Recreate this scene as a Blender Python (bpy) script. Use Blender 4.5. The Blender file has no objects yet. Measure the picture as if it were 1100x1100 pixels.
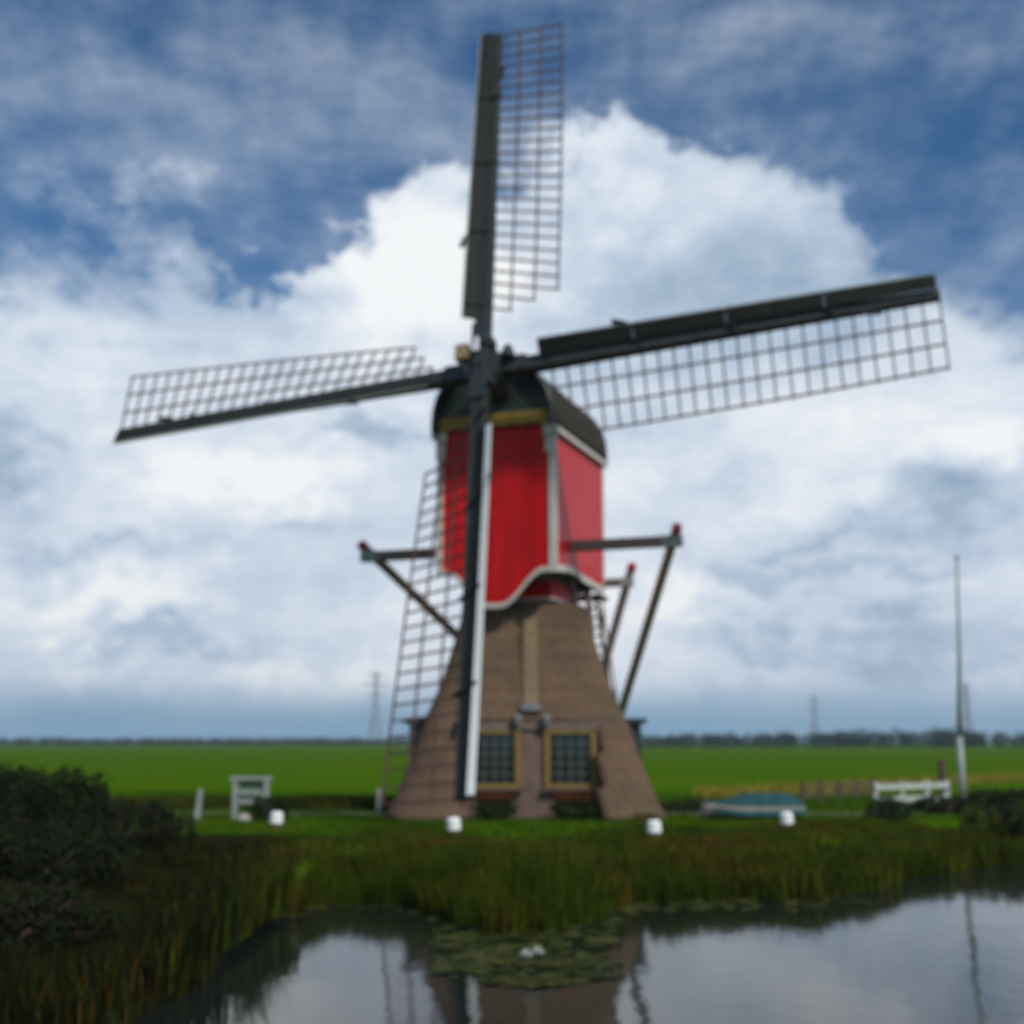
import bpy, bmesh, math, random
from mathutils import Vector, noise
random.seed(7)
R = math.radians
scene = bpy.context.scene
col = scene.collection

# ------------------------------------------------------------------ camera
F = 1400.0 / 1100.0                      # focal length in picture widths
PITCH = math.atan(247.0 / 1400.0)        # the phone is tilted up a little
EYE = 1.75
cam = bpy.data.cameras.new('camera')
cam.sensor_width = 36.0
cam.lens = 36.0 * F
cam.clip_end = 12000.0
cam.dof.use_dof = True                   # the photograph is slightly out of focus
cam.dof.focus_distance = 3.5
cam.dof.aperture_fstop = 2.05
camo = bpy.data.objects.new('camera', cam)
col.objects.link(camo)
camo.location = (0, 0, EYE)
camo.rotation_euler = (math.pi / 2 + PITCH, 0, 0)
scene.camera = camo

# ------------------------------------------------------------------ light
SUN_AZ, SUN_EL = R(141), R(45)           # azimuth clockwise from +Y (towards the view), so to the right and a bit behind
scene.view_settings.view_transform = 'Standard'
scene.view_settings.look = 'None'
scene.view_settings.gamma = 1.0
scene.view_settings.exposure = 0.0
scene.cycles.use_denoising = True
scene.cycles.max_bounces = 8
sun = bpy.data.lights.new('sun', 'SUN')
sun.energy = 3.2
sun.angle = R(6)
sun.color = (1.0, 0.95, 0.88)
suno = bpy.data.objects.new('sun', sun)
col.objects.link(suno)
sd = Vector((math.sin(SUN_AZ) * math.cos(SUN_EL), math.cos(SUN_AZ) * math.cos(SUN_EL), math.sin(SUN_EL)))
suno.rotation_euler = sd.to_track_quat('Z', 'Y').to_euler()

cP, sP = math.cos(PITCH), math.sin(PITCH)
def ray(x, y):
    u = (x - 550) / 1400.0; v = (550 - y) / 1400.0
    Y = cP - v * sP; Z = sP + v * cP
    return u / Y, Z / Y
def at(x, y, Y):
    a, b = ray(x, y); return Vector((a * Y, Y, EYE + b * Y))
def on(x, y, z=0.0):
    a, b = ray(x, y); return at(x, y, (z - EYE) / b)

# ------------------------------------------------------------------ node helpers
class G:
    def __init__(s, tree): s.t = tree; s.n = tree.nodes; s.l = tree.links
    def node(s, typ, **kw):
        n = s.n.new(typ)
        for k, v in kw.items(): setattr(n, k, v)
        return n
    def put(s, sock, v):
        if hasattr(v, 'is_linked') or isinstance(v, bpy.types.NodeSocket): s.l.new(v, sock)
        else: sock.default_value = v
    def m(s, op, a, b=None, c=None, clamp=False):
        n = s.n.new('ShaderNodeMath'); n.operation = op; n.use_clamp = clamp
        s.put(n.inputs[0], a)
        if b is not None: s.put(n.inputs[1], b)
        if c is not None: s.put(n.inputs[2], c)
        return n.outputs[0]
    def smooth(s, x, lo, hi, a=0.0, b=1.0):
        n = s.n.new('ShaderNodeMapRange'); n.interpolation_type = 'SMOOTHSTEP'
        s.put(n.inputs[0], x)
        for i, v in enumerate((lo, hi, a, b)): n.inputs[i + 1].default_value = v
        return n.outputs[0]
    def mix(s, f, a, b):
        n = s.n.new('ShaderNodeMix'); n.data_type = 'RGBA'
        s.put(n.inputs[0], f); s.put(n.inputs[6], a); s.put(n.inputs[7], b)
        return n.outputs[2]
    def noise(s, vec, scale, detail=4, rough=.5, dist=0.0):
        n = s.n.new('ShaderNodeTexNoise')
        if vec is not None: s.l.new(vec, n.inputs['Vector'])
        n.inputs['Scale'].default_value = scale; n.inputs['Detail'].default_value = detail
        n.inputs['Roughness'].default_value = rough; n.inputs['Distortion'].default_value = dist
        return n
    def comb(s, x, y, z):
        n = s.n.new('ShaderNodeCombineXYZ')
        for i, v in enumerate((x, y, z)): s.put(n.inputs[i], v)
        return n.outputs[0]
def c4(c): return (c[0], c[1], c[2], 1.0)

# ------------------------------------------------------------------ sky (world): Nishita air with broken cloud in front of it
def build_sky():
    w = bpy.data.worlds.new('World'); scene.world = w; w.use_nodes = True
    g = G(w.node_tree); g.n.clear()
    sky = g.node('ShaderNodeTexSky'); sky.sky_type = 'NISHITA'; sky.sun_disc = False
    sky.sun_elevation = SUN_EL; sky.sun_rotation = SUN_AZ
    sky.air_density = 0.8; sky.dust_density = 0.4; sky.ozone_density = 2.6; sky.altitude = 0
    tc = g.node('ShaderNodeTexCoord')
    sep = g.node('ShaderNodeSeparateXYZ'); g.l.new(tc.outputs['Generated'], sep.inputs[0])
    X, Y, Z = sep.outputs
    az = g.m('MULTIPLY', g.m('ARCTAN2', X, Y), 57.29578)      # degrees clockwise from +Y
    el = g.m('MULTIPLY', g.m('ARCSINE', Z), 57.29578)
    base = g.comb(az, g.m('MULTIPLY', el, 1.35), 0.0)
    flat = g.comb(az, g.m('MULTIPLY', el, 2.8), 3.0)
    # billow: warp the coordinates so that edges curl
    wn = g.noise(base, 0.16, 6, .58)
    ws = g.node('ShaderNodeSeparateColor'); g.l.new(wn.outputs['Color'], ws.inputs[0])
    wn2 = g.noise(base, 0.42, 5, .6)
    w2 = g.node('ShaderNodeSeparateColor'); g.l.new(wn2.outputs['Color'], w2.inputs[0])
    wa = g.m('MULTIPLY_ADD', g.m('SUBTRACT', ws.outputs[0], .5), 9.0, g.m('MULTIPLY_ADD', g.m('SUBTRACT', w2.outputs[0], .5), 5.0, az))
    we = g.m('MULTIPLY_ADD', g.m('SUBTRACT', ws.outputs[1], .5), 7.0, g.m('MULTIPLY_ADD', g.m('SUBTRACT', w2.outputs[1], .5), 4.5, el))
    def blob(px, py, rx, ry, wt):
        a, b = ray(px, py)
        a0 = math.degrees(math.atan2(a, 1)); e0 = math.degrees(math.atan2(b, math.hypot(1, a)))
        k = 1400 / 57.29578 / 0.97
        p = g.m('MULTIPLY', g.m('SUBTRACT', wa, a0), k / rx)
        q = g.m('MULTIPLY', g.m('SUBTRACT', we, e0), k / ry)
        d = g.m('MULTIPLY_ADD', p, p, g.m('MULTIPLY', q, q))
        return g.m('MULTIPLY', g.m('EXPONENT', g.m('MULTIPLY', d, -1.0)), wt)
    def total(lst, start):
        s = start
        for b in lst: s = g.m('ADD', s, blob(*b))
        return s
    n1 = g.noise(base, 0.11, 8, .56).outputs['Fac']
    n2 = g.noise(flat, 0.085, 7, .55).outputs['Fac']
    n3 = g.noise(base, 0.45, 6, .6).outputs['Fac']
    # how much cloud: a full lower deck, thin wisps above
    deck = g.smooth(el, 20.5, 12.0)
    D = g.m('MULTIPLY_ADD', g.m('SUBTRACT', n1, .5), 1.2, g.m('MULTIPLY', g.m('SUBTRACT', n2, .5), .8))
    D = g.m('MULTIPLY_ADD', g.m('SUBTRACT', n3, .5), .55, D)
    D = g.m('ADD', D, g.m('MULTIPLY_ADD', deck, .95, -.30))
    D = total([(440, 280, 85, 62, 1.35), (375, 330, 75, 55, .8), (490, 235, 45, 40, .7), (330, 395, 120, 50, .5), (560, 390, 170, 70, .7),
               (690, 222, 130, 62, 1.1), (620, 225, 70, 70, .5), (810, 255, 120, 75, .65), (900, 225, 70, 60, .3), (760, 340, 200, 60, .5),
               (90, 290, 210, 110, .42), (230, 340, 130, 70, .3), (960, 300, 150, 90, .38), (1010, 400, 120, 60, .25),
               (395, 150, 70, 30, -.4), (280, 262, 50, 40, -.55), (1030, 220, 130, 110, -.45), (560, 80, 200, 50, -.2)], D)
    cover = g.m('MAXIMUM', g.smooth(D, -.20, .44), g.m('MULTIPLY', g.smooth(g.m('MULTIPLY_ADD', n2, .8, g.m('MULTIPLY_ADD', n1, .6, g.m('MULTIPLY', n3, .3))), .60, 1.15), .42))
    # brightness of the cloud
    S = g.m('MULTIPLY_ADD', g.m('SUBTRACT', n2, .5), 1.0, .70)
    S = g.m('ADD', S, g.m('MULTIPLY', g.m('SUBTRACT', n3, .5), .45))
    S = g.m('SUBTRACT', S, g.m('MULTIPLY', g.smooth(el, 14.0, 26.0), .16))
    S = total([(415, 285, 90, 75, .50), (490, 245, 50, 70, .2), (520, 340, 90, 60, .25), (650, 195, 70, 40, .22), (740, 185, 70, 32, .06),
               (280, 505, 100, 28, .34), (130, 645, 95, 22, .36), (685, 650, 70, 45, .28), (340, 722, 150, 18, .2),
               (1060, 465, 60, 35, .22), (560, 560, 160, 90, .14), (800, 470, 160, 60, .12),
               (720, 330, 150, 50, -.16), (870, 310, 130, 80, -.20), (885, 572, 60, 18, -.32),
               (400, 452, 80, 20, -.32), (90, 740, 170, 34, -.22), (850, 690, 170, 22, -.28), (620, 440, 130, 40, -.12), (930, 620, 130, 14, -.22), (150, 590, 130, 16, -.2), (10, 490, 60, 26, -.35),
               (1030, 545, 70, 36, -.34), (300, 560, 60, 14, -.18), (780, 610, 90, 14, -.2), (170, 690, 120, 12, -.2), (960, 740, 160, 30, -.18)], S)
    S = g.m('MULTIPLY_ADD', S, 1.0, 0.0, True)
    ramp = g.node('ShaderNodeValToRGB'); g.l.new(S, ramp.inputs[0])
    e = ramp.color_ramp.elements
    e[0].position = 0.0; e[0].color = (.17, .30, .43, 1)
    e[1].position = 1.0; e[1].color = (.93, .95, .96, 1)
    for p, c in ((.3, (.32, .43, .57, 1)), (.55, (.51, .61, .74, 1)), (.78, (.72, .79, .88, 1))):
        k = e.new(p); k.color = c
    # low band of distant rain-blue under the deck
    band = g.m('MULTIPLY', g.smooth(el, 2.9, .5), .85)
    cloud = g.mix(band, ramp.outputs[0], (.17, .38, .56, 1))
    b1 = g.node('ShaderNodeBackground'); g.put(b1.inputs[0], g.mix(1.0, sky.outputs[0], (.50, 1.0, 1.28, 1))); b1.inputs[0].links[0].from_node.blend_type = 'MULTIPLY'; b1.inputs[1].default_value = 0.07
    b2 = g.node('ShaderNodeBackground'); g.put(b2.inputs[0], cloud); b2.inputs[1].default_value = 1.0
    mx = g.node('ShaderNodeMixShader'); g.l.new(g.m('MAXIMUM', cover, band), mx.inputs[0])
    g.l.new(b1.outputs[0], mx.inputs[1]); g.l.new(b2.outputs[0], mx.inputs[2])
    out = g.node('ShaderNodeOutputWorld'); g.l.new(mx.outputs[0], out.inputs[0])
    w.cycles.sampling_method = 'MANUAL'; w.cycles.sample_map_resolution = 512
build_sky()

# ------------------------------------------------------------------ materials
def mat(name, c1, c2=None, scale=6.0, rough=.75, bump=0.0, bscale=None, stretch=None, metal=0.0, spec=.4, detail=5):
    m = bpy.data.materials.new(name); m.use_nodes = True
    g = G(m.node_tree); p = g.n['Principled BSDF']
    p.inputs['Roughness'].default_value = rough; p.inputs['Metallic'].default_value = metal
    p.inputs['Specular IOR Level'].default_value = spec
    tc = g.node('ShaderNodeTexCoord'); vec = tc.outputs['Object']
    if stretch:
        mp = g.node('ShaderNodeMapping'); g.l.new(vec, mp.inputs[0]); mp.inputs['Scale'].default_value = stretch; vec = mp.outputs[0]
    n = g.noise(vec, scale, detail, .6)
    if c2 is None: c2 = tuple(x * .7 for x in c1)
    g.l.new(g.mix(g.smooth(n.outputs['Fac'], .32, .68), c4(c1), c4(c2)), p.inputs['Base Color'])
    if bump:
        b = g.node('ShaderNodeBump'); b.inputs['Strength'].default_value = bump; b.inputs['Distance'].default_value = .03
        n2 = g.noise(vec, bscale or scale * 3, 5, .6); g.l.new(n2.outputs['Fac'], b.inputs['Height']); g.l.new(b.outputs[0], p.inputs['Normal'])
    return m

def mat_planks(name, c1, c2, width, rough=.5, spec=.5, axis=0, rot=0.0):
    """vertical boards with narrow dark joints; boards differ a little in tone"""
    m = mat(name, c1, c2, 1.6, rough, 0, None, (3, 3, .35), 0, spec, 8)
    g = G(m.node_tree); p = g.n['Principled BSDF']
    tc = g.node('ShaderNodeTexCoord')
    mp = g.node('ShaderNodeMapping'); g.l.new(tc.outputs['Object'], mp.inputs[0]); mp.inputs['Rotation'].default_value = (0, 0, rot)
    sp = g.node('ShaderNodeSeparateXYZ'); g.l.new(mp.outputs[0], sp.inputs[0])
    q = g.m('DIVIDE', g.m('ADD', sp.outputs[0], sp.outputs[1]), width)
    fr = g.m('FRACT', q)
    joint = g.smooth(g.m('ABSOLUTE', g.m('SUBTRACT', fr, .5)), .42, .5)
    wn = g.node('ShaderNodeTexWhiteNoise', noise_dimensions='1D'); g.l.new(g.m('FLOOR', q), wn.inputs['W'])
    old = p.inputs['Base Color'].links[0].from_socket
    tone = g.mix(g.m('MULTIPLY', wn.outputs[0], .5), old, c4(tuple(x * .6 for x in c1)))
    g.l.new(g.mix(g.m('MULTIPLY', joint, .6), tone, c4(tuple(x * .25 for x in c1))), p.inputs['Base Color'])
    b = g.node('ShaderNodeBump'); b.inputs['Strength'].default_value = .6; b.inputs['Distance'].default_value = .015; b.invert = True
    g.l.new(joint, b.inputs['Height']); g.l.new(b.outputs[0], p.inputs['Normal'])
    return m

def mat_brick():
    m = bpy.data.materials.new('brick'); m.use_nodes = True
    g = G(m.node_tree); p = g.n['Principled BSDF']; p.inputs['Roughness'].default_value = .9
    tc = g.node('ShaderNodeTexCoord'); sp = g.node('ShaderNodeSeparateXYZ'); g.l.new(tc.outputs['Object'], sp.inputs[0])
    v = g.comb(g.m('ADD', sp.outputs[0], sp.outputs[1]), sp.outputs[2], 0.0)
    b = g.node('ShaderNodeTexBrick'); g.l.new(v, b.inputs['Vector'])
    b.inputs['Scale'].default_value = 1.0; b.inputs['Brick Width'].default_value = .21; b.inputs['Row Height'].default_value = .065
    b.inputs['Mortar Size'].default_value = .007
    b.inputs['Color1'].default_value = (.17, .085, .06, 1); b.inputs['Color2'].default_value = (.11, .06, .048, 1); b.inputs['Mortar'].default_value = (.2, .18, .16, 1)
    n = g.noise(tc.outputs['Object'], 2.5, 4)
    g.l.new(g.mix(g.smooth(n.outputs['Fac'], .4, .75, 0, .5), b.outputs[0], (.07, .055, .045, 1)), p.inputs['Base Color'])
    return m

BODY_ROT = R(19.5)
M = {}
M['red'] = mat_planks('red_paint', (.70, .010, .012), (.48, .008, .010), .19, .36, .15, rot=BODY_ROT)
M['pale'] = mat('pale_paint', (.62, .58, .52), (.5, .47, .42), 8, .6, .1)
M['white'] = mat('white_paint', (.88, .90, .87), (.78, .80, .78), 9, .5, .1)
M['yellow'] = mat('ochre_paint', (.30, .19, .025), (.21, .135, .02), 6, .6, .1)
M['ochre'] = mat('olive_ochre_paint', (.24, .15, .03), (.17, .11, .025), 6, .7, .1)
M['dkgreen'] = mat_planks('dark_green_paint', (.022, .042, .035), (.016, .03, .026), .16, .5, .5)
M['stock'] = mat('dark_sail_timber', (.028, .033, .032), (.018, .021, .020), 5, .6, .2, None, (1, 1, 1))
M['board'] = mat('dark_sail_board', (.020, .025, .020), (.013, .016, .013), 4, .75, .2, spec=.2)
M['lath'] = mat('brown_lath', (.11, .05, .045), (.075, .038, .035), 7, .8)
M['beam'] = mat('weathered_beam', (.20, .155, .13), (.12, .095, .08), 6, .8, .25, None, (2, 2, 2))
M['brace'] = mat('pale_weathered_brace', (.52, .40, .34), (.36, .28, .24), 6, .8, .25)
M['iron'] = mat('black_iron', (.018, .022, .026), (.03, .034, .038), 5, .5, .2, spec=.5)
M['redtip'] = mat('red_tip_paint', (.42, .03, .025), (.33, .025, .02), 6, .5)
M['thatch'] = mat('thatch', (.215, .140, .090), (.105, .070, .046), 14, .95, .9, 30, (2.4, 2.4, .35), spec=.1)
gT = G(M['thatch'].node_tree); pT = gT.n['Principled BSDF']; tT = gT.node('ShaderNodeTexCoord')
nT = gT.noise(tT.outputs['Object'], 1.1, 6, .65); oT = pT.inputs['Base Color'].links[0].from_socket
gT.l.new(gT.mix(gT.smooth(nT.outputs['Fac'], .42, .68, 0, .55), oT, (.078, .058, .040, 1)), pT.inputs['Base Color'])
sT = gT.node('ShaderNodeSeparateXYZ'); gT.l.new(tT.outputs['Object'], sT.inputs[0])
n5 = gT.noise(tT.outputs['Object'], 3.5, 4, .6)
zz = gT.m('FRACT', gT.m('MULTIPLY', gT.m('MULTIPLY_ADD', gT.m('SUBTRACT', n5.outputs['Fac'], .5), .22, sT.outputs[2]), 2.6))
course = gT.m('MULTIPLY', gT.smooth(zz, .6, .98), .22)
n6 = gT.noise(tT.outputs['Object'], .8, 6, .7)
o2 = pT.inputs['Base Color'].links[0].from_socket
o3 = gT.mix(gT.smooth(n6.outputs['Fac'], .52, .70, 0, .45), o2, (.085, .088, .040, 1))
gT.l.new(gT.mix(course, o3, (.055, .040, .028, 1)), pT.inputs['Base Color'])
M['roof'] = mat('roof_thatch', (.062, .055, .042), (.03, .03, .022), 10, .95, .9, 24, (2, 2, .7), spec=.1)
M['brick'] = mat_brick()
M['rope'] = mat('rope', (.16, .13, .09), (.1, .08, .06), 20, .9)
M['lead'] = mat('lead_grey', (.22, .22, .24), (.15, .15, .17), 8, .6)
M['steel'] = mat('galvanised_steel', (.30, .33, .36), (.24, .27, .30), 2, .6)
M['mast'] = mat('mast_grey', (.32, .37, .34), (.25, .29, .27), 5, .5)
M['tarp'] = mat('tarpaulin', (.022, .080, .084), (.012, .052, .056), 3, .75, .6, 5, spec=.15)
M['hull'] = mat('pale_hull', (.24, .21, .19), (.17, .15, .14), 4, .6)
M['railwhite'] = mat('weathered_white', (.50, .53, .49), (.30, .34, .30), 5, .75, .2)
M['oldwood'] = mat('grey_wood', (.29, .32, .29), (.21, .24, .22), 6, .8, .2)
M['brown'] = mat('brown_wood', (.11, .07, .05), (.07, .045, .035), 6, .85, .2)
M['stone'] = mat('stone', (.4, .35, .32), (.3, .27, .25), 6, .9)
gl = mat('window_glass', (.012, .018, .02), (.02, .026, .03), 2, .08, spec=.6); M['glass'] = gl
def leafmat(name, c1, c2, rough=.6):
    m = mat(name, c1, c2, 1.3, rough, spec=.06); p = m.node_tree.nodes['Principled BSDF']
    g = G(m.node_tree)
    tr = g.node('ShaderNodeBsdfTranslucent'); g.l.new(p.inputs['Base Color'].links[0].from_socket, tr.inputs[0])
    mx = g.node('ShaderNodeMixShader'); mx.inputs[0].default_value = .3
    g.l.new(p.outputs[0], mx.inputs[1]); g.l.new(tr.outputs[0], mx.inputs[2])
    g.l.new(mx.outputs[0], g.n['Material Output'].inputs[0]); return m
M['leafdk'] = leafmat('leaf_dark', (.016, .032, .010), (.010, .020, .007))
M['leafbr'] = leafmat('leaf_brown', (.030, .024, .012), (.018, .015, .008))
M['reed1'] = leafmat('reed_green', (.050, .078, .004), (.030, .050, .003))
M['reed2'] = leafmat('reed_olive', (.100, .098, .006), (.062, .066, .005))
M['reed3'] = leafmat('reed_brown', (.100, .058, .010), (.065, .040, .008))
M['reed_vignette'] = leafmat('vignetted_reed', (.020, .024, .006), (.012, .015, .004))  # darker reed copy: lens darkening of the near left put into its colour
M['grass1'] = leafmat('grass_green', (.046, .102, .004), (.034, .076, .003))
M['grass2'] = leafmat('grass_yellow_green', (.085, .125, .006), (.058, .09, .005))
M['dry'] = leafmat('dry_grass', (.34, .29, .04), (.22, .19, .03))
M['pad'] = leafmat('lily_pad', (.065, .080, .018), (.032, .046, .010), .4)
M['pad2'] = leafmat('pale_lily_pad', (.13, .14, .04), (.08, .09, .025), .5)
M['flower'] = leafmat('orange_red_flowers', (.15, .045, .012), (.09, .035, .010))
M['petal'] = leafmat('white_petal', (.7, .72, .66), (.6, .62, .55))
M['far'] = leafmat('far_leaf', (.022, .046, .022), (.014, .028, .016))

def mat_ground():
    m = bpy.data.materials.new('ground'); m.use_nodes = True
    g = G(m.node_tree); p = g.n['Principled BSDF']; p.inputs['Roughness'].default_value = .95; p.inputs['Specular IOR Level'].default_value = 0.0
    tc = g.node('ShaderNodeTexCoord'); v = tc.outputs['Object']
    n1 = g.noise(v, .045, 6, .6); n2 = g.noise(v, 1.7, 6, .65); n3 = g.noise(v, .35, 4, .55)
    c = g.mix(g.smooth(n1.outputs['Fac'], .38, .62), (.042, .116, .001, 1), (.066, .126, .001, 1))
    c = g.mix(g.smooth(n3.outputs['Fac'], .42, .7, 0, .6), c, (.038, .098, .002, 1))
    mp = g.node('ShaderNodeMapping'); g.l.new(v, mp.inputs[0]); mp.inputs['Scale'].default_value = (.012, .10, 1); mp.inputs['Rotation'].default_value = (0, 0, .12)
    n4 = g.noise(mp.outputs[0], 1.0, 5, .6)
    c = g.mix(g.smooth(n4.outputs['Fac'], .48, .66, 0, .55), c, (.074, .104, .004, 1))
    c = g.mix(g.smooth(n2.outputs['Fac'], .5, .75, 0, .5), c, (.095, .14, .005, 1))
    sp = g.node('ShaderNodeSeparateXYZ'); g.l.new(v, sp.inputs[0])
    mud = g.smooth(g.m('MULTIPLY_ADD', g.m('SUBTRACT', n2.outputs['Fac'], .5), .3, sp.outputs[2]), -.12, -.4)
    c = g.mix(mud, c, (.022, .026, .009, 1))
    g.l.new(c, p.inputs['Base Color'])
    b = g.node('ShaderNodeBump'); b.inputs['Strength'].default_value = .5; b.inputs['Distance'].default_value = .08
    g.l.new(n2.outputs['Fac'], b.inputs['Height']); g.l.new(b.outputs[0], p.inputs['Normal'])
    return m
def mat_water():
    m = bpy.data.materials.new('water'); m.use_nodes = True
    g = G(m.node_tree); p = g.n['Principled BSDF']
    p.inputs['Base Color'].default_value = (.010, .014, .012, 1); p.inputs['Roughness'].default_value = .06
    p.inputs['IOR'].default_value = 1.333; p.inputs['Specular IOR Level'].default_value = .34
    tc = g.node('ShaderNodeTexCoord'); mp = g.node('ShaderNodeMapping'); g.l.new(tc.outputs['Object'], mp.inputs[0]); mp.inputs['Scale'].default_value = (1, .55, 1)
    n = g.noise(mp.outputs[0], 5.5, 4, .5); n2 = g.noise(mp.outputs[0], 1.1, 2, .5)
    h = g.m('ADD', g.m('MULTIPLY', n.outputs['Fac'], .35), n2.outputs['Fac'])
    b = g.node('ShaderNodeBump'); b.inputs['Strength'].default_value = .10; b.inputs['Distance'].default_value = .06
    g.l.new(h, b.inputs['Height']); g.l.new(b.outputs[0], p.inputs['Normal'])
    return m

# ------------------------------------------------------------------ mesh builder
class MB:
    def __init__(s): s.v = []; s.f = []; s.mi = []
    def face(s, idx, mi=0): s.f.append(idx); s.mi.append(mi)
    def add(s, verts, faces, mi=0):
        o = len(s.v); s.v += [Vector(p) for p in verts]
        for f in faces: s.f.append([o + i for i in f]); s.mi.append(mi)
    def hexa(s, p, mi=0):       # 8 corners: bottom 4 ccw, top 4 ccw
        s.add(p, [(3, 2, 1, 0), (4, 5, 6, 7), (0, 1, 5, 4), (1, 2, 6, 5), (2, 3, 7, 6), (3, 0, 4, 7)], mi)
    def box(s, x0, x1, y0, y1, z0, z1, fr=None, mi=0):
        p = [(x0, y0, z0), (x1, y0, z0), (x1, y1, z0), (x0, y1, z0), (x0, y0, z1), (x1, y0, z1), (x1, y1, z1), (x0, y1, z1)]
        if fr: p = [fr(*q) for q in p]
        s.hexa(p, mi)
    def bar(s, a, b, w0, h0, w1=None, h1=None, up=Vector((0, 0, 1)), mi=0):
        a = Vector(a); b = Vector(b); w1 = w0 if w1 is None else w1; h1 = h0 if h1 is None else h1
        d = (b - a).normalized(); sx = d.cross(up)
        if sx.length < 1e-4: sx = d.cross(Vector((1, 0, 0)))
        sx.normalize(); sy = sx.cross(d).normalized()
        def q(c, w, h): return [c - sx * w / 2 - sy * h / 2, c + sx * w / 2 - sy * h / 2, c + sx * w / 2 + sy * h / 2, c - sx * w / 2 + sy * h / 2]
        s.hexa(q(a, w0, h0) + q(b, w1, h1), mi)
    def tube(s, pts, rad, n=10, mi=0, cap=True):
        pts = [Vector(p) for p in pts]
        if not hasattr(rad, '__len__'): rad = [rad] * len(pts)
        rings = []
        for i, p in enumerate(pts):
            d = (pts[min(i + 1, len(pts) - 1)] - pts[max(i - 1, 0)]).normalized()
            x = d.cross(Vector((0.31, 0.95, 0.02))).normalized(); y = d.cross(x)
            o = len(s.v)
            for k in range(n):
                t = 2 * math.pi * k / n
                s.v.append(p + (x * math.cos(t) + y * math.sin(t)) * rad[i])
            rings.append(o)
        for a, b in zip(rings, rings[1:]):
            for k in range(n): s.face([a + k, a + (k + 1) % n, b + (k + 1) % n, b + k], mi)
        if cap:
            s.face([rings[0] + k for k in range(n)][::-1], mi); s.face([rings[-1] + k for k in range(n)], mi)
    def strip(s, outline, thick, fr, mi=0):
        """prism from a closed 2-D outline [(u, v)], fr(u, v, w) places it, w from 0 to thick"""
        n = len(outline); o = len(s.v)
        for w in (0, thick):
            for u, v in outline: s.v.append(Vector(fr(u, v, w)))
        s.face([o + i for i in range(n)][::-1], mi); s.face([o + n + i for i in range(n)], mi)
        for i in range(n): s.face([o + i, o + (i + 1) % n, o + n + (i + 1) % n, o + n + i], mi)
    def build(s, name, mats, parent=None, loc=None, smooth=False, bevel=0.0, fix=True):
        me = bpy.data.meshes.new(name)
        base = Vector((0, 0, 0))
        if parent is not None:
            q = parent
            while q is not None: base += q.location; q = q.parent
        if loc is not None: base += Vector(loc)
        me.from_pydata([p - base for p in s.v], [], s.f)
        ml = mats if isinstance(mats, (list, tuple)) else [mats]
        for x in ml: me.materials.append(x)
        if len(ml) > 1: me.polygons.foreach_set('material_index', s.mi)
        if smooth: me.polygons.foreach_set('use_smooth', [True] * len(me.polygons))
        me.update()
        if fix:
            bm = bmesh.new(); bm.from_mesh(me); bmesh.ops.recalc_face_normals(bm, faces=bm.faces); bm.to_mesh(me); bm.free()
        o = bpy.data.objects.new(name, me); col.objects.link(o)
        if parent is not None: o.parent = parent
        if loc is not None: o.location = loc
        if bevel:
            b = o.modifiers.new('bevel', 'BEVEL'); b.width = bevel; b.segments = 2; b.limit_method = 'ANGLE'
        return o

def tag(o, label=None, cat=None, group=None, kind=None):
    for k, v in (('label', label), ('category', cat), ('group', group), ('kind', kind)):
        if v: o[k] = v
    return o
def empty(name, loc):
    o = bpy.data.objects.new(name, None); o.empty_display_size = .3; col.objects.link(o); o.location = loc; return o
def kids(o): return [c for c in bpy.data.objects if c.parent == o]
def copy_tree(o, parent=None):
    c = o.copy(); col.objects.link(c)
    if parent: c.parent = parent
    for k in kids(o): copy_tree(k, c)
    return c

# ------------------------------------------------------------------ terrain and water
WZ = -0.65
SHORE = [(-80, 9), (-14, 9), (-5.4, 9.5), (-3.4, 10.5), (-3.1, 14.0), (-3.15, 19.4), (-2.6, 20.6), (-1.6, 20.4), (-.9, 18.6), (-.3, 17.4), (.5, 17.5), (1.1, 18.6),
         (1.8, 20.5), (3.0, 20.9), (4.6, 20.9), (6.0, 22.6), (7.2, 24.6), (9.0, 26.4), (10.5, 27.6), (14, 28.3), (30, 30), (90, 33)]
def shore(x):
    for (a, b), (c, d) in zip(SHORE, SHORE[1:]):
        if x <= c:
            t = max(0, (x - a) / (c - a)); return b + (d - b) * t
    return SHORE[-1][1]
def sstep(t): t = max(0.0, min(1.0, t)); return t * t * (3 - 2 * t)
def inland(x, y):
    d = y - shore(x)
    # sideways distance matters where the shore runs towards the camera
    d2 = (-3.05 - x) * 1.0 if (y < 19.3 and x < -2.8) else -99
    d = max(min(d, d2 + 1.0) if d2 > -90 else d, -50)
    return d + .5 * noise.noise(Vector((x * .8, y * .5, 0))) + .25 * noise.noise(Vector((x * 2.3, y * 1.2, 3)))
def height(x, y):
    if y < 5.5:
        near = sstep((5.5 - y) / 2.5); hz = WZ - .7 + near * (-WZ + .7)
        if x < -6: hz = max(hz, -.05)
        return hz
    d = inland(x, y)
    if d < 0: z = WZ - .7 * sstep(-d / 1.5)
    else: z = WZ + (-WZ - .02) * sstep(.15 + d / 5.5) * sstep(d / 1.2 + .4)
    if y > 26: z += .03 * noise.noise(Vector((x * .15, y * .15, 2)))
    return min(z, .05)
def axis(lo, hi, step, far_lo, far_hi, gr=1.28):
    a = [lo + i * step for i in range(int((hi - lo) / step) + 1)]
    s = step; p = a[-1]
    while p < far_hi: s *= gr; p += s; a.append(p)
    s = step; p = a[0]; pre = []
    while p > far_lo: s *= gr; p -= s; pre.append(p)
    return pre[::-1] + a
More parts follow.
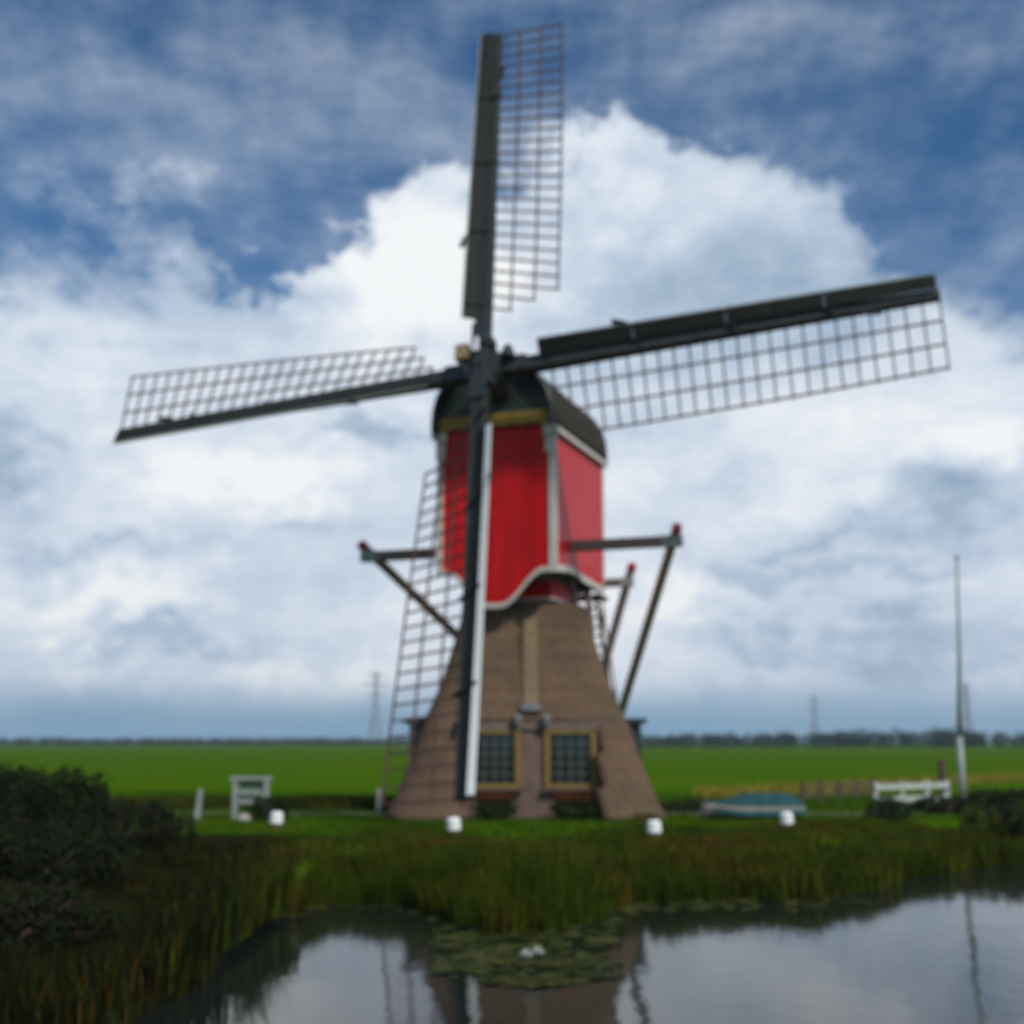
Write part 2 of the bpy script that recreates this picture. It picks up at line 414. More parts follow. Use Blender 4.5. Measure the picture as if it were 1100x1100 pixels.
def build_ground():
    xs = axis(-16, 18, .3, -2600, 2600); ys = axis(5, 38, .3, -300, 2600)
    me = bpy.data.meshes.new('ground'); nx, ny = len(xs), len(ys)
    vs = [(x, y, height(x, y)) for y in ys for x in xs]
    fs = [(j * nx + i, j * nx + i + 1, (j + 1) * nx + i + 1, (j + 1) * nx + i) for j in range(ny - 1) for i in range(nx - 1)]
    me.from_pydata(vs, [], fs); me.materials.append(mat_ground()); me.polygons.foreach_set('use_smooth', [True] * len(fs)); me.update()
    o = bpy.data.objects.new('ground', me); col.objects.link(o); tag(o, 'green polder meadow with sloping bank down to the water', None, None, 'structure')
    b = MB(); b.add([(-70, 2, WZ), (90, 2, WZ), (90, 32, WZ), (-70, 32, WZ)], [(0, 1, 2, 3)])
    o = b.build('water', mat_water(), smooth=False, fix=False); tag(o, 'still grey canal water mirroring the clouds and mill', None, None, 'structure')
build_ground()
def build_path():
    b = MB(); n = 90
    for side in (0, 1):
        x0, x1 = ((-14, -3.1), (3.85, 15))[side]
        prev = None
        for i in range(n + 1):
            x = x0 + (x1 - x0) * i / n
            y = 33.3 + .25 * math.sin(x * .5); w = .34 + .08 * noise.noise(Vector((x, 0, 5)))
            q = len(b.v); b.v += [Vector((x, y - w, height(x, y - w) + .02)), Vector((x, y + w, height(x, y + w) + .02))]
            if prev is not None: b.face([prev, q, q + 1, prev + 1])
            prev = q
    o = b.build('path', mat('path_gravel', (.17, .165, .12), (.10, .11, .06), 5, .95, .3), fix=True)
    tag(o, 'narrow worn gravel path passing the mill', None, None, 'structure')
build_path()

# ------------------------------------------------------------------ the windmill
O = Vector((0.327, 33.78, 0.0))
mill = empty('windmill', O)
tag(mill, 'red hollow post windmill with thatched base and four lattice sails', 'windmill')
PS = BODY_ROT
AX = Vector((-math.sin(PS), -math.cos(PS), 0)); RT = Vector((math.cos(PS), -math.sin(PS), 0)); UP = Vector((0, 0, 1))
def Bf(r, a, z): return O + RT * r + AX * a + UP * z          # frame of the turning upper house
def Tf(x, y, z): return O + Vector((x, y, z))                 # frame of the fixed base

# --- thatched base
PROF = [(0, 3.36), (.3, 3.20), (.9, 2.95), (1.45, 2.76), (2.2, 2.50), (2.7, 2.29), (3.3, 2.05), (3.9, 1.86), (4.5, 1.70), (5.0, 1.58), (5.12, 1.50)]
def half(z):
    for (a, b), (c, d) in zip(PROF, PROF[1:]):
        if z <= c: return b + (d - b) * (z - a) / (c - a)
    return PROF[-1][1]
DX = .12
def build_base():
    b = MB(); ns, nz = 128, 44
    def pt(k, z):
        t = 2 * math.pi * k / ns; c, s = math.cos(t), math.sin(t)
        e = 7.0
        rr = (abs(c) ** e + abs(s) ** e) ** (-1 / e)
        h = half(z) + .035 * noise.noise(Vector((c * 5, s * 5, z * 1.3)))
        return Tf(c * rr * h, s * rr * h, z)
    zs = [5.12 * i / nz for i in range(nz + 1)]
    for z in zs:
        for k in range(ns): b.v.append(pt(k, z))
    for j in range(nz):
        for k in range(ns):
            x = sum((b.v[j * ns + q % ns].x - O.x) for q in (k, k + 1)) / 2; y = b.v[j * ns + k].y - O.y
            if y < -1 and DX - 1.58 < x < DX + 1.62 and zs[j + 1] < 2.22 + .0: continue
            b.face([j * ns + k, j * ns + (k + 1) % ns, (j + 1) * ns + (k + 1) % ns, (j + 1) * ns + k])
    o = b.build('thatched_base', M['thatch'], mill, smooth=True)
    s = o.modifiers.new('thickness', 'SOLIDIFY'); s.thickness = .28; s.offset = -1
    c = MB(); c.tube([Tf(0, 0, 5.0), Tf(0, 0, 5.16)], 1.42, 32); c.tube([Tf(0, 0, 5.16), Tf(0, 0, 5.24)], [1.3, 1.3], 32)
    c.build('top_ring', M['beam'], mill)
    p = MB(); p.tube([Tf(0, 0, 4.9), Tf(0, 0, 6.0)], .55, 8); p.build('hollow_post', M['brown'], mill)
    # brick front
    w = MB(); w.box(DX - 1.72, DX + 1.76, -2.46, -2.2, 0, 2.3, Tf)
    w.build('brick_wall', M['brick'], mill)
    lt = MB(); lt.box(DX - 1.56, DX + 1.6, -2.53, -2.463, 2.05, 2.2, Tf); lt.build('lintel', M['beam'], mill)
    # windows
    for x0 in (-1.37, .42):
        x0 += .02; x1 = x0 + 1.22; z0, z1 = .68, 2.03; y = -2.463
        fr = MB(); t = .125
        fr.box(x0, x0 + t, y - .09, y, z0, z1, Tf); fr.box(x1 - t, x1, y - .09, y, z0, z1, Tf)
        fr.box(x0 + t, x1 - t, y - .088, y, z1 - .09, z1, Tf); fr.box(x0 + t, x1 - t, y - .088, y, z0, z0 + .10, Tf)
        win = fr.build('window', M['ochre'], mill, bevel=.006)
        pa = MB(); pa.box(x0 + t, x1 - t, y - .025, y - .002, z0 + .10, z1 - .09, Tf); pa.build('pane', M['glass'], win)
        ba = MB(); wi = x1 - x0 - 2 * t; hi = z1 - z0 - .19
        for i in range(1, 4): ba.box(x0 + t + wi * i / 4 - .018, x0 + t + wi * i / 4 + .018, y - .055, y - .026, z0 + .10, z1 - .09, Tf)
        for i in range(1, 5): ba.box(x0 + t, x1 - t, y - .052, y - .0265, z0 + .10 + hi * i / 5 - .016, z0 + .10 + hi * i / 5 + .016, Tf)
        ba.build('glazing_bars', mat('grey_bars', (.09, .095, .085), (.06, .065, .06), 5), win)
        si = MB(); si.box(x0 - .06, x1 + .06, y - .17, y, z0 - .08, z0 - .003, Tf); si.build('sill', M['brown'], win, bevel=.008)
    # board up the middle of the thatch with a lead cap, and two wall lamps
    bo = MB(); pts = [(z, half(z) + .05) for z in (2.62, 3.0, 3.6, 4.2, 4.75)]
    for (za, ha), (zb, hb) in zip(pts, pts[1:]): bo.bar(Tf(DX, -ha, za), Tf(DX, -hb, zb), .34, .06, up=Vector((0, -1, .3)))
    bo.build('thatch_board', mat('olive_board', (.20, .15, .075), (.14, .105, .055), 5, .8, .2), mill)
    cp = MB(); cp.box(DX - .24, DX + .24, -half(2.5) - .16, -half(2.5) + .06, 2.47, 2.64, Tf); cp.build('lead_cap', M['lead'], mill, bevel=.02)
    for sx in (-.32, .36):
        l = MB(); yy = -half(2.3) - .13
        l.bar(Tf(DX + sx, yy + .25, 2.36), Tf(DX + sx, yy - .05, 2.40), .04, .04); l.tube([Tf(DX + sx, yy - .05, 2.40), Tf(DX + sx, yy - .05, 2.33), Tf(DX + sx, yy - .05, 2.16)], [.03, .12, .085], 10)
        l.build('wall_lamp', M['lead'], mill)
    for s in (-1, 1):
        d = MB()
        x0, x1 = sorted((s * 2.1, s * 2.88))
        d.box(x0, x1, -.95, .95, 0, 2.2, Tf)
        dd = d.build('door_porch', M['dkgreen'], mill, bevel=.01)
        c = MB(); x0, x1 = sorted((s * 2.0, s * 3.02)); c.box(x0, x1, -1.08, 1.08, 2.203, 2.33, Tf); c.build('porch_roof', M['dkgreen'], dd, bevel=.015)
build_base()

# --- upper house
W2, L2 = 1.525, 2.2
ZB, ZT = 5.86, 9.5
def apron(r):                        # lower edge of the front boarding: an ogee that hangs lowest in the middle
    t = abs(r) / W2
    return 5.02 + .84 * sstep((t - .12) / .72) + .03 * math.sin(t * math.pi)
def build_house():
    b = MB(); n = 40; t = .06
    # front boarding
    for i in range(n):
        r0 = -W2 + 2 * W2 * i / n; r1 = -W2 + 2 * W2 * (i + 1) / n
        p = [Bf(r0, L2 - t, apron(r0)), Bf(r1, L2 - t, apron(r1)), Bf(r1, L2, apron(r1)), Bf(r0, L2, apron(r0))]
        q = [Bf(r0, L2 - t, ZT), Bf(r1, L2 - t, ZT), Bf(r1, L2, ZT), Bf(r0, L2, ZT)]
        o = len(b.v); b.v += p + q
        b.face([o, o + 1, o + 2, o + 3]); b.face([o + 4, o + 5, o + 6, o + 7]); b.face([o + 3, o + 2, o + 6, o + 7]); b.face([o + 1, o, o + 4, o + 5])
        if i == 0: b.face([o, o + 3, o + 7, o + 4])
        if i == n - 1: b.face([o + 1, o + 2, o + 6, o + 5])
    house = b.build('front_boarding', M['red'], mill)
    for s in (-1, 1):
        w = MB(); m = 20
        for i in range(m):
            a0 = L2 - t - (2 * L2 - 2 * t) * i / m; a1 = L2 - t - (2 * L2 - 2 * t) * (i + 1) / m
            def low(a):
                q = (L2 - a) / (2 * L2); return ZB + .10 * math.sin(min(1, q / .55) * math.pi) - .06 * sstep((q - .5) / .5)
            r0, r1 = sorted((s * (W2 - t), s * W2))
            p = [Bf(r0, a0, low(a0)), Bf(r1, a0, low(a0)), Bf(r1, a1, low(a1)), Bf(r0, a1, low(a1)), Bf(r0, a0, ZT), Bf(r1, a0, ZT), Bf(r1, a1, ZT), Bf(r0, a1, ZT)]
            w.hexa(p)
        w.build('side_boarding', M['red'], mill)
        # pale lower trim along the side
        tr = MB()
        for i in range(m):
            a0 = L2 - 2 * L2 * i / m; a1 = L2 - 2 * L2 * (i + 1) / m
            r0, r1 = sorted((s * (W2 + .003), s * (W2 + .05)))
            tr.hexa([Bf(r0, a0, low(a0) - .06), Bf(r1, a0, low(a0) - .06), Bf(r1, a1, low(a1) - .06), Bf(r0, a1, low(a1) - .06),
                     Bf(r0, a0, low(a0) + .10), Bf(r1, a0, low(a0) + .10), Bf(r1, a1, low(a1) + .10), Bf(r0, a1, low(a1) + .10)])
        tr.build('side_trim', M['pale'], mill)
    w = MB(); w.box(-W2, W2, -L2, -L2 + t - .003, ZB - .05, ZT, Bf); w.build('rear_boarding', M['red'], mill)
    tr = MB()
    for i in range(n):
        r0 = -W2 + 2 * W2 * i / n; r1 = -W2 + 2 * W2 * (i + 1) / n
        z0, z1 = apron(r0), apron(r1)
        tr.hexa([Bf(r0, L2 + .003, z0 - .07), Bf(r1, L2 + .003, z1 - .07), Bf(r1, L2 + .05, z1 - .07), Bf(r0, L2 + .05, z0 - .07),
                 Bf(r0, L2 + .003, z0 + .06), Bf(r1, L2 + .003, z1 + .06), Bf(r1, L2 + .05, z1 + .06), Bf(r0, L2 + .05, z0 + .06)])
    tr.build('front_trim', M['pale'], mill)
    # corner boards and the corbels under the eaves
    for s in (-1, 1):
        c = MB()
        r0, r1 = sorted((s * (W2 - .13), s * (W2 + .003)))
        c.box(r0, r1, L2 + .003, L2 + .04, ZB + .07, ZT - .02, Bf)
        r0, r1 = sorted((s * (W2 + .003), s * (W2 + .04)))
        c.build('corner_board', M['pale'], mill); c = MB()
        c.box(r0, r1, L2 - .13, L2 + .04, ZB + .11, ZT - .02, Bf); c.build('corner_board', M['pale'], mill); c = MB()
        c.box(r0, r1, -L2 - .002, -L2 + .1, ZB + .11, ZT - .02, Bf); c.build('corner_board', M['pale'], mill)
        k = MB()
        for j, (wd, zz) in enumerate(((.24, ZT - .34), (.21, ZT - .75))):
            r0, r1 = sorted((s * (W2 - wd), s * (W2 + .06))); k.box(r0, r1, L2 + .041, L2 + .12 - .03 * j, zz, zz + .36, Bf)
        k.build('corbel', M['pale'], mill, bevel=.015)
    fl = MB(); fl.box(-W2 + .08, W2 - .08, -L2 + .08, L2 - .08, ZB + .12, ZB + .24, Bf); fl.build('floor', M['beam'], mill)
    def fbeam(*q): b = MB(); b.box(*q, Bf); b.build('floor_beam', M['beam'], mill)
    for r in (-.95, .95): fbeam(r - .13, r + .13, -L2 + .1, L2 - .2, ZB - .14, ZB + .118)
    for a in (-1.75, 1.1): fbeam(-W2 + .1, W2 - .1, a - .12, a + .12, ZB - .06, ZB + .116)
    sk = MB(); sk.box(-1.12, 1.12, -1.15, 1.15, 5.30, ZB - .142, Bf); k = sk.build('lower_boarding', M['red'], mill)
    st = MB(); st.box(-1.17, 1.17, -1.2, 1.2, 5.24, 5.297, Bf); st.build('skirt_trim', M['pale'], k)
build_house()

ROOF = [(1.60, 9.40), (1.60, 9.62), (1.565, 9.98), (1.46, 10.34), (1.22, 10.70), (.86, 10.98), (.45, 11.22), (.12, 11.36), (0, 11.39)]
PR = ROOF + [(-r, z) for r, z in ROOF[-2::-1]]
def build_roof():
    b = MB(); n = 26; A0, A1 = L2 + .30, -L2 - .22
    m = len(PR)
    for i in range(n + 1):
        a = A0 + (A1 - A0) * i / n
        drop = .22 * sstep((.35 - (A0 - a)) / .35) * 0
        for r, z in PR:
            k = .02 * noise.noise(Vector((r * 2, a * 2, z * 2)))
            b.v.append(Bf(r * (1 + k * .3), a, z + k))
    for i in range(n):
        for j in range(m - 1): b.face([i * m + j, i * m + j + 1, (i + 1) * m + j + 1, (i + 1) * m + j])
    roof = b.build('roof', M['roof'], mill, smooth=True)
    s = roof.modifiers.new('thickness', 'SOLIDIFY'); s.thickness = .13; s.offset = -1
    # gables
    for nm, a, th in (('front_gable', L2 + .02, .08), ('rear_gable', -L2 - .02, -.06)):
        g = MB(); out = [(r * .915, max(9.5, z - .13)) for r, z in PR]
        g.strip(out, th, lambda u, v, w, a=a: Bf(u, a + w, v)); g.build(nm, M['dkgreen'], mill)
    for nm, a in (('front_bargeboard', A0 + .003), ('rear_bargeboard', A1 - .053)):
        g = MB()
        for (r0, z0), (r1, z1) in zip(PR, PR[1:]):
            k = .972; c0 = (r0 * k, z0 - .045 if z0 > 9.5 else z0); c1 = (r1 * k, z1 - .045 if z1 > 9.5 else z1)
            e0 = (r0 * 1.005, z0 + .012); e1 = (r1 * 1.005, z1 + .012)
            g.hexa([Bf(c0[0], a, c0[1]), Bf(c1[0], a, c1[1]), Bf(c1[0], a + .05, c1[1]), Bf(c0[0], a + .05, c0[1]),
                    Bf(e0[0], a, e0[1]), Bf(e1[0], a, e1[1]), Bf(e1[0], a + .05, e1[1]), Bf(e0[0], a + .05, e0[1])])
        g.build('bargeboard', M['lead'], roof)
    for s in (-1, 1):
        e = MB(); r0, r1 = sorted((s * 1.54, s * 1.64)); e.box(r0, r1, A1 + .02, A0 - .02, 9.27, 9.392, Bf); e.build('eave_board', M['pale'], roof)
    # yellow carved beam under the gable: scalloped lower edge
    y = MB(); n = 24; out = [(-1.5, 9.80), (-1.5, 9.52)]
    for i in range(n + 1):
        r = -1.5 + 3.0 * i / n; out.append((r, 9.50 - .05 * abs(math.sin(i * math.pi / 4))))
    out += [(1.5, 9.80)]
    y.strip(out[:1] + out[2:], .07, lambda u, v, w: Bf(u, L2 + .125 + w, v)); y.build('carved_beam', M['yellow'], mill)
build_roof()

# --- sails
H = Vector((-.66, 30.5, 10.68)); yaw, tilt, phi, RAD = .352, .262, -.073, 10.56
N = Vector((-math.sin(yaw) * math.cos(tilt), -math.cos(yaw) * math.cos(tilt), math.sin(tilt)))
SR = Vector((math.cos(yaw), -math.sin(yaw), 0)); SU = N.cross(SR) * -1
if SU.z < 0: SU = -SU
D1 = SU * math.cos(phi) + SR * math.sin(phi); D2 = -SU * math.sin(phi) + SR * math.cos(phi)
E1 = SU * math.cos(phi + .012) + SR * math.sin(phi + .012); E2 = -SU * math.sin(phi + .012) + SR * math.cos(phi + .012)
def build_sail(d, t, off, white, label=None, s_in=1.40):
    """d: along the arm; t: towards the lattice side"""
    base = H + N * off
    def P(s, q, n=0.0):           # s along, q across (+ lattice), with the weather twist
        wth = R(30) * (1 - s / RAD) + R(3)
        return base + d * s + t * (q * math.cos(wth)) - N * (q * math.sin(wth) - n)
    st = MB()
    st.bar(base + d * .0, base + d * RAD, .37, .34, .23, .20, up=N)
    sail = st.build('sail', M['stock'], mill, bevel=.015)
    if label: sail['label'] = label
    la = MB(); nb = 25; s0, s1 = 1.62, RAD - .03
    Q = (.66, 1.24, 1.82)
    for i in range(nb):
        s = s0 + (s1 - s0) * i / (nb - 1)
        q1 = Q[min(2, i)]
        la.bar(P(s, -.16), P(s, q1 + .03), .042, .035, up=N)
    for j, q in enumerate(Q):
        ss = s0 + (s1 - s0) * j / (nb - 1); m = 12
        for i in range(m):
            a = ss + (s1 - ss) * i / m; c = ss + (s1 - ss) * (i + 1) / m
            la.bar(P(a - .02, q, .04), P(c + .02, q, .04), .044, .035, up=N)
    la.build('lattice', M['lath'], sail)
    # leading boards: four separate lengths with small gaps, tilted forward with the twist
    bd = MB(); segs = ((1.98 if white else s_in, 3.7), (3.712, 5.9), (5.912, 8.1), (8.112, RAD - .05))
    wb, tp = (.44, .06) if not white else (.42, .20)
    for a, c in segs:
        m = 5
        for i in range(m):
            x = a + (c - a) * i / m; y = a + (c - a) * (i + 1) / m
            def cross(s): return [P(s, -.08, .16), P(s, -wb + tp * s / RAD, .20), P(s, -wb + tp * s / RAD, .235), P(s, -.08, .195)]
            p, q = cross(x), cross(y); bd.hexa(p + q)
    bd.build('leading_board', M['board'], sail)
    eb = MB()
    we = .17 if white else .04  # the lowest sail gets a wider and whiter strip than the others
    for a, c in segs:
        m = 5
        for i in range(m):
            x = a + (c - a) * i / m; y = a + (c - a) * (i + 1) / m
            def cross(s):
                e = wb - tp * s / RAD
                return [P(s, -e + .002 - .004, .19), P(s, -e - we, .19), P(s, -e - we, .245), P(s, -e - .002, .245)]
            eb.hexa(cross(x) + cross(y))
    o = eb.build('edge_board', M['white'] if white else M['pale'] if False else M['oldwood'], sail)
    if white: o['label'] = 'wide white edge board'
    # cleats across the joints of the boards
    def cleat(p, q, w, h): c = MB(); c.bar(p, q, w, h, up=N); c.build('cleat', M['board'], sail)
    for x in (1.5, 3.73, 5.93, 8.13): cleat(P(x, -wb + .05, .25), P(x + .18, .24, .14), .07, .05)
    cleat(P(3.6, -wb - .02, .2), P(3.25, -wb - .14, .2), .12, .06); cleat(P(8.9, .16, .1), P(9.3, .24, .1), .10, .06)
build_sail(E1, E2, .2, False, None, 1.12)
build_sail(-E1, -E2, .2, True, 'lowest sail, with a wide white edge board')
build_sail(D2, -D1, -.2, False)
build_sail(-D2, D1, -.2, False)
def build_hub():
    b = MB()
    b.tube([H - N * 2.0, H - N * .5], [.34, .34], 16); b.tube([H - N * .6, H + N * .24], [.52, .50], 8); b.tube([H + N * .24, H + N * .40], [.17, .15], 12)
    for d in (D1, D2):
        pass
    h = b.build('hub', M['iron'], mill, smooth=False)
    for (d, t, off) in ((D1, D2, .2), (D2, D1, -.2)):
        for s in (-1, 1):
            m = MB(); m.bar(H + N * (off + .21) + d * (s * .45) , H + N * (off + .21) + d * (s * 1.05), .40, .06, up=N); m.build('stock_wedge', M['iron'], h)
            m = MB(); m.bar(H + N * off + d * (s * .42) + t * .25, H + N * off + d * (s * .62) + t * .25, .14, .3, up=N); m.build('stock_wedge', M['iron'], h)
    w = MB(); w.bar(H + N * .25 + D1 * .15 - D2 * .48, H + N * .25 + D1 * .55 - D2 * .48, .34, .25, up=N); w.build('canister_block', mat('ochre_block', (.30, .2, .11), (.22, .16, .1), 4), h)
    w = MB(); w.bar(H + N * .43 + D1 * .25 - D2 * .06, H + N * .43 + D1 * .62 - D2 * .06, .10, .06, up=N); w.build('white_wedge', M['white'], h)
    w = MB(); w.tube([H + N * .1 + D2 * .62 + D1 * .1, H + N * .1 + D2 * .62 + D1 * .45], [.22, .09], 10); w.build('wedge_bolt', M['iron'], h)
build_hub()

# --- tail: cross beams, braces, tail pole with winch, stairs
def build_tail():
    T = O - AX * 7.3 + UP * .8
    lb = MB(); al = .72; hw = 4.28; zl = 6.62
    lb.bar(Bf(-hw, al, zl), Bf(hw, al, zl), .26, .26); long_beam = lb.build('cross_beam', M['beam'], mill, bevel=.015)
    for s in (-1, 1):
        e = MB(); e.bar(Bf(s * (hw - .42), al, zl), Bf(s * (hw + .06), al, zl), .275, .275); e.build('beam_tip', M['oldwood'], long_beam)
    sb = MB(); asr = -L2 - .3; hs = 2.22; zs = 6.05
    sb.bar(Bf(-hs, asr, zs), Bf(hs, asr, zs), .22, .22); short_beam = sb.build('cross_beam', M['beam'], mill, bevel=.015)
    for s in (-1, 1):
        e = MB(); e.bar(Bf(s * (hs - .3), asr, zs), Bf(s * (hs + .05), asr, zs), .235, .235); e.build('beam_tip', M['oldwood'], short_beam)
    for s in (-1, 1):
        for (hh, aa, zz, tgt, ex, w) in ((hw - .22, al - .2, zl, T, .07, .19), (hs - .15, asr - .17, zs, T + AX * 2.0 + UP * 1.0, .10, .18)):
            A = Bf(s * hh, aa, zz); d = (A - tgt).normalized()
            br = MB(); br.bar(tgt, A + d * .42, w, w); o = br.build('tail_brace', M['brace'], mill, bevel=.01)
            tp = MB(); tp.bar(A + d * .423, A + d * .60, w * 1.02, w * 1.02); tp.build('brace_tip', M['redtip'], o)
    tp = MB(); tp.bar(Bf(0, -L2 + .2, 6.9), T - AX * .5 - UP * .32, .34, .34, .26, .26); pole = tp.build('tail_pole', M['beam'], mill, bevel=.02)
    ww = MB(); ww.tube([T - RT * .5 - UP * .05, T + RT * .5 - UP * .05], .13, 12)
    for k in range(6):
        t = k * math.pi / 3; ww.bar(T + RT * .5 - UP * .05, T + RT * .5 + (AX * math.cos(t) + UP * math.sin(t)) * .62 - UP * .05, .05, .05)
    ww.build('winch_wheel', M['brown'], pole)
    # stairs up to the rear door, on the right of the tail pole
    s0 = Bf(.85, -L2 - .1, 5.75); s1 = Bf(.55, -6.2, .35)
    sm = MB()
    for q in (-.42, .42): sm.bar(s0 + RT * q, s1 + RT * q, .06, .24)
    n = 22
    for i in range(n): p = s0.lerp(s1, (i + .5) / n); sm.bar(p - RT * .40, p + RT * .40, .20, .04)
    stairs = sm.build('stairs', M['brown'], mill)
    hr = MB()
    for q in (-.45, .45):
        hr.bar(s0 + RT * q + UP * .9, s1 + RT * q + UP * .9, .05, .05)
        for i in range(6): p = s0.lerp(s1, i / 5.0) + RT * q; hr.bar(p, p + UP * .9, .05, .05)
    hr.build('handrail', M['brown'], stairs)
    pl = MB(); pl.box(-.2, 1.4, -L2 - .95, -L2 - .01, 5.62, 5.72, Bf); pl.build('landing', M['brown'], stairs)
    # struts under the rear right of the house
    for r, a in ((1.35, -1.2), (1.35, .2)):
        q = MB(); q.bar(Bf(r, a, ZB - .07), Bf(r * .98 + .12, a - .1, 4.55), .12, .12); q.build('strut', M['beam'], mill)
build_tail()

# ------------------------------------------------------------------ objects on the grass
def gz(x, y): return height(x, y)
def ground_at(px, py):
    p = on(px, py, 0.0); p.z = gz(p.x, p.y); return p

# white winding posts
WP = [(296, 890, 'white capped winding post by the grey gate, leftmost of four'), (488, 897, 'white capped winding post in front of the lowest sail tip'),
      (703, 899, 'white capped winding post in front of the right corner of the thatch'), (846, 890, 'white capped winding post in front of the covered boat')]
first = None
for px, py, lab in WP:
    p = ground_at(px, py)
    if first is None:
        r = empty('winding_post', (0, 0, 0))
        b = MB(); b.tube([(0, 0, -.3), (0, 0, .06), (0, 0, .12)], [.115, .115, .115], 14); b.build('post', M['brown'], r)
        b = MB(); b.tube([(0, 0, .1205), (0, 0, .31), (0, 0, .35)], [.135, .13, .09], 14); b.build('cap', M['white'], r)
        first = r; o = r
    else: o = copy_tree(first)
    o.location = p; o.rotation_euler = (R(random.uniform(-5, 5)), R(random.uniform(-5, 5)), random.uniform(0, 6)); tag(o, lab, 'winding post', 'white winding posts around the mill')

def slim_post(px, py0, py1, lean, lab, foot=False):
    p = ground_at(px, py0); top = at(px, py1, p.y); h = top.z - p.z
    r = empty('marker_post', p)
    b = MB(); b.bar(p - UP * .2, p + Vector((lean, 0, h)), .13, .13, .11, .11); b.build('post', M['oldwood'] if not foot else M['white'], r, bevel=.01)
    if foot:
        b = MB(); q = p + Vector((.16, -.05, 0)); b.box(q.x - .10, q.x + .16, q.y - .1, q.y + .1, q.z - .05, q.z + .2); b.build('foot_block', M['white'], r, bevel=.02)
    tag(r, lab, 'post')
slim_post(211, 880, 848, .07, 'slim grey white post leaning right beside the dark bush')
slim_post(407, 873, 847, 0, 'short white post with a foot block beside the left thatch')

def build_gate():
    p = ground_at(269, 880); top = at(269, 834, p.y).z; r = empty('field_gate', p)
    wl = at(249, 880, p.y).x; wr = at(288, 880, p.y).x
    for x in (wl + .06, wr - .06):
        b = MB(); b.box(x - .065, x + .065, p.y - .065, p.y + .065, p.z - .2, top - .1); b.build('post', M['oldwood'], r, bevel=.01)
    b = MB(); b.box(wl - .06, wr + .06, p.y - .08, p.y + .08, top - .097, top); b.build('top_rail', M['oldwood'], r, bevel=.01)
    for z in (.42, .62):
        b = MB(); b.box(wl + .126, wr - .126, p.y - .03, p.y + .03, p.z + (top - p.z) * z - .05, p.z + (top - p.z) * z + .05); b.build('rail', M['oldwood'], r)
    b = MB(); b.box(wl + .127, wr - .127, p.y + .035, p.y + .055, p.z + .42, top - .1)
    b.build('back_panel', mat('green_grey_panel', (.10, .16, .10), (.07, .12, .07), 4, .7), r)
    tag(r, 'grey white wooden gate frame standing on the left bank', 'gate')
    q = ground_at(262, 882); s = MB(); s.tube([(0, 0, -.05), (0, 0, .10), (0, 0, .17)], [.17, .15, .07], 9)
    o = s.build('stone_block', M['stone'], loc=(0, 0, 0), smooth=True); o.location = q; tag(o, 'pale stone block at the foot of the gate frame', 'stone')
build_gate()

def build_boat():
    c = ground_at(806, 878); L, W, Hh = 1.20, .62, .27
    ang = R(14); ca, sa = math.cos(ang), math.sin(ang)
    def fr(u, v, z): return Vector((c.x + u * ca - v * sa, c.y + u * sa + v * ca, c.z + z))
    r = empty('rowing_boat', c)
    n, m = 18, 9
    def half_w(t): return W * (1 - max(0, (.42 - t) / .42) ** 2.0) * (1 - .25 * max(0, (t - .7) / .3) ** 2)
    b = MB()
    for i in range(n + 1):
        t = i / n; u = -L + 2 * L * t; w = max(.015, half_w(t)); sh = .12 * max(0, (.5 - t) * 2) ** 2
        for j in range(m):
            a = math.pi * j / (m - 1)
            b.v.append(fr(u - .10 * math.sin(a) * (t < .1), w * math.cos(a), Hh + sh - (Hh + sh * .4) * math.sin(a) ** .6))
    for i in range(n):
        for j in range(m - 1): b.face([i * m + j, i * m + j + 1, (i + 1) * m + j + 1, (i + 1) * m + j])
    b.face([n * m + j for j in range(m)])
    o = b.build('hull', M['hull'], r, smooth=True); s = o.modifiers.new('thickness', 'SOLIDIFY'); s.thickness = .03
    k = MB()
    for i in range(n + 1):
        t = .06 + .94 * i / n; u = -L + 2 * L * t; w = half_w(t) + .03; sh = .12 * max(0, (.5 - t) * 2) ** 2
        hump = .29 * sstep((t - .02) / .5) * (1 - .35 * sstep((t - .85) / .15))
        for j in range(m):
            q = -1 + 2 * j / (m - 1); e = -.20 if abs(q) == 1 else 0
            b0 = Hh + sh + .02 + e + hump * (1 - abs(q) ** 1.7) + .015 * noise.noise(Vector((t * 9, q * 3, 1)))
            k.v.append(fr(u, w * q * (1.02 if e else .98), b0))
    for i in range(n):
        for j in range(m - 1): k.face([i * m + j, i * m + j + 1, (i + 1) * m + j + 1, (i + 1) * m + j])
    k.face([n * m + j for j in range(m)])
    k.build('tarpaulin', M['tarp'], r, smooth=True)
    tag(r, 'small pale rowing boat under a blue green tarpaulin on the grass', 'boat')
build_boat()

def build_railing():
    p0 = ground_at(940, 872); p1 = ground_at(1020, 868); r = empty('white_railing', (p0 + p1) / 2)
    d = p1 - p0; top = .74
    for t in (0.02, .36, .70, .98):
        q = p0 + d * t; b = MB(); b.box(q.x - .06, q.x + .06, q.y - .06, q.y + .06, q.z - .2, q.z + top); b.build('post', M['railwhite'], r, bevel=.01)
    for z in (.30, .62):
        b = MB(); a = p0 + UP * z - Vector((0, .085, 0)); c = p1 + UP * z - Vector((0, .085, 0)); b.bar(a, c, .045, .15); b.build('rail', M['railwhite'], r, bevel=.008)
    tag(r, 'white wooden railing of two rails on the right bank', 'railing')
build_railing()

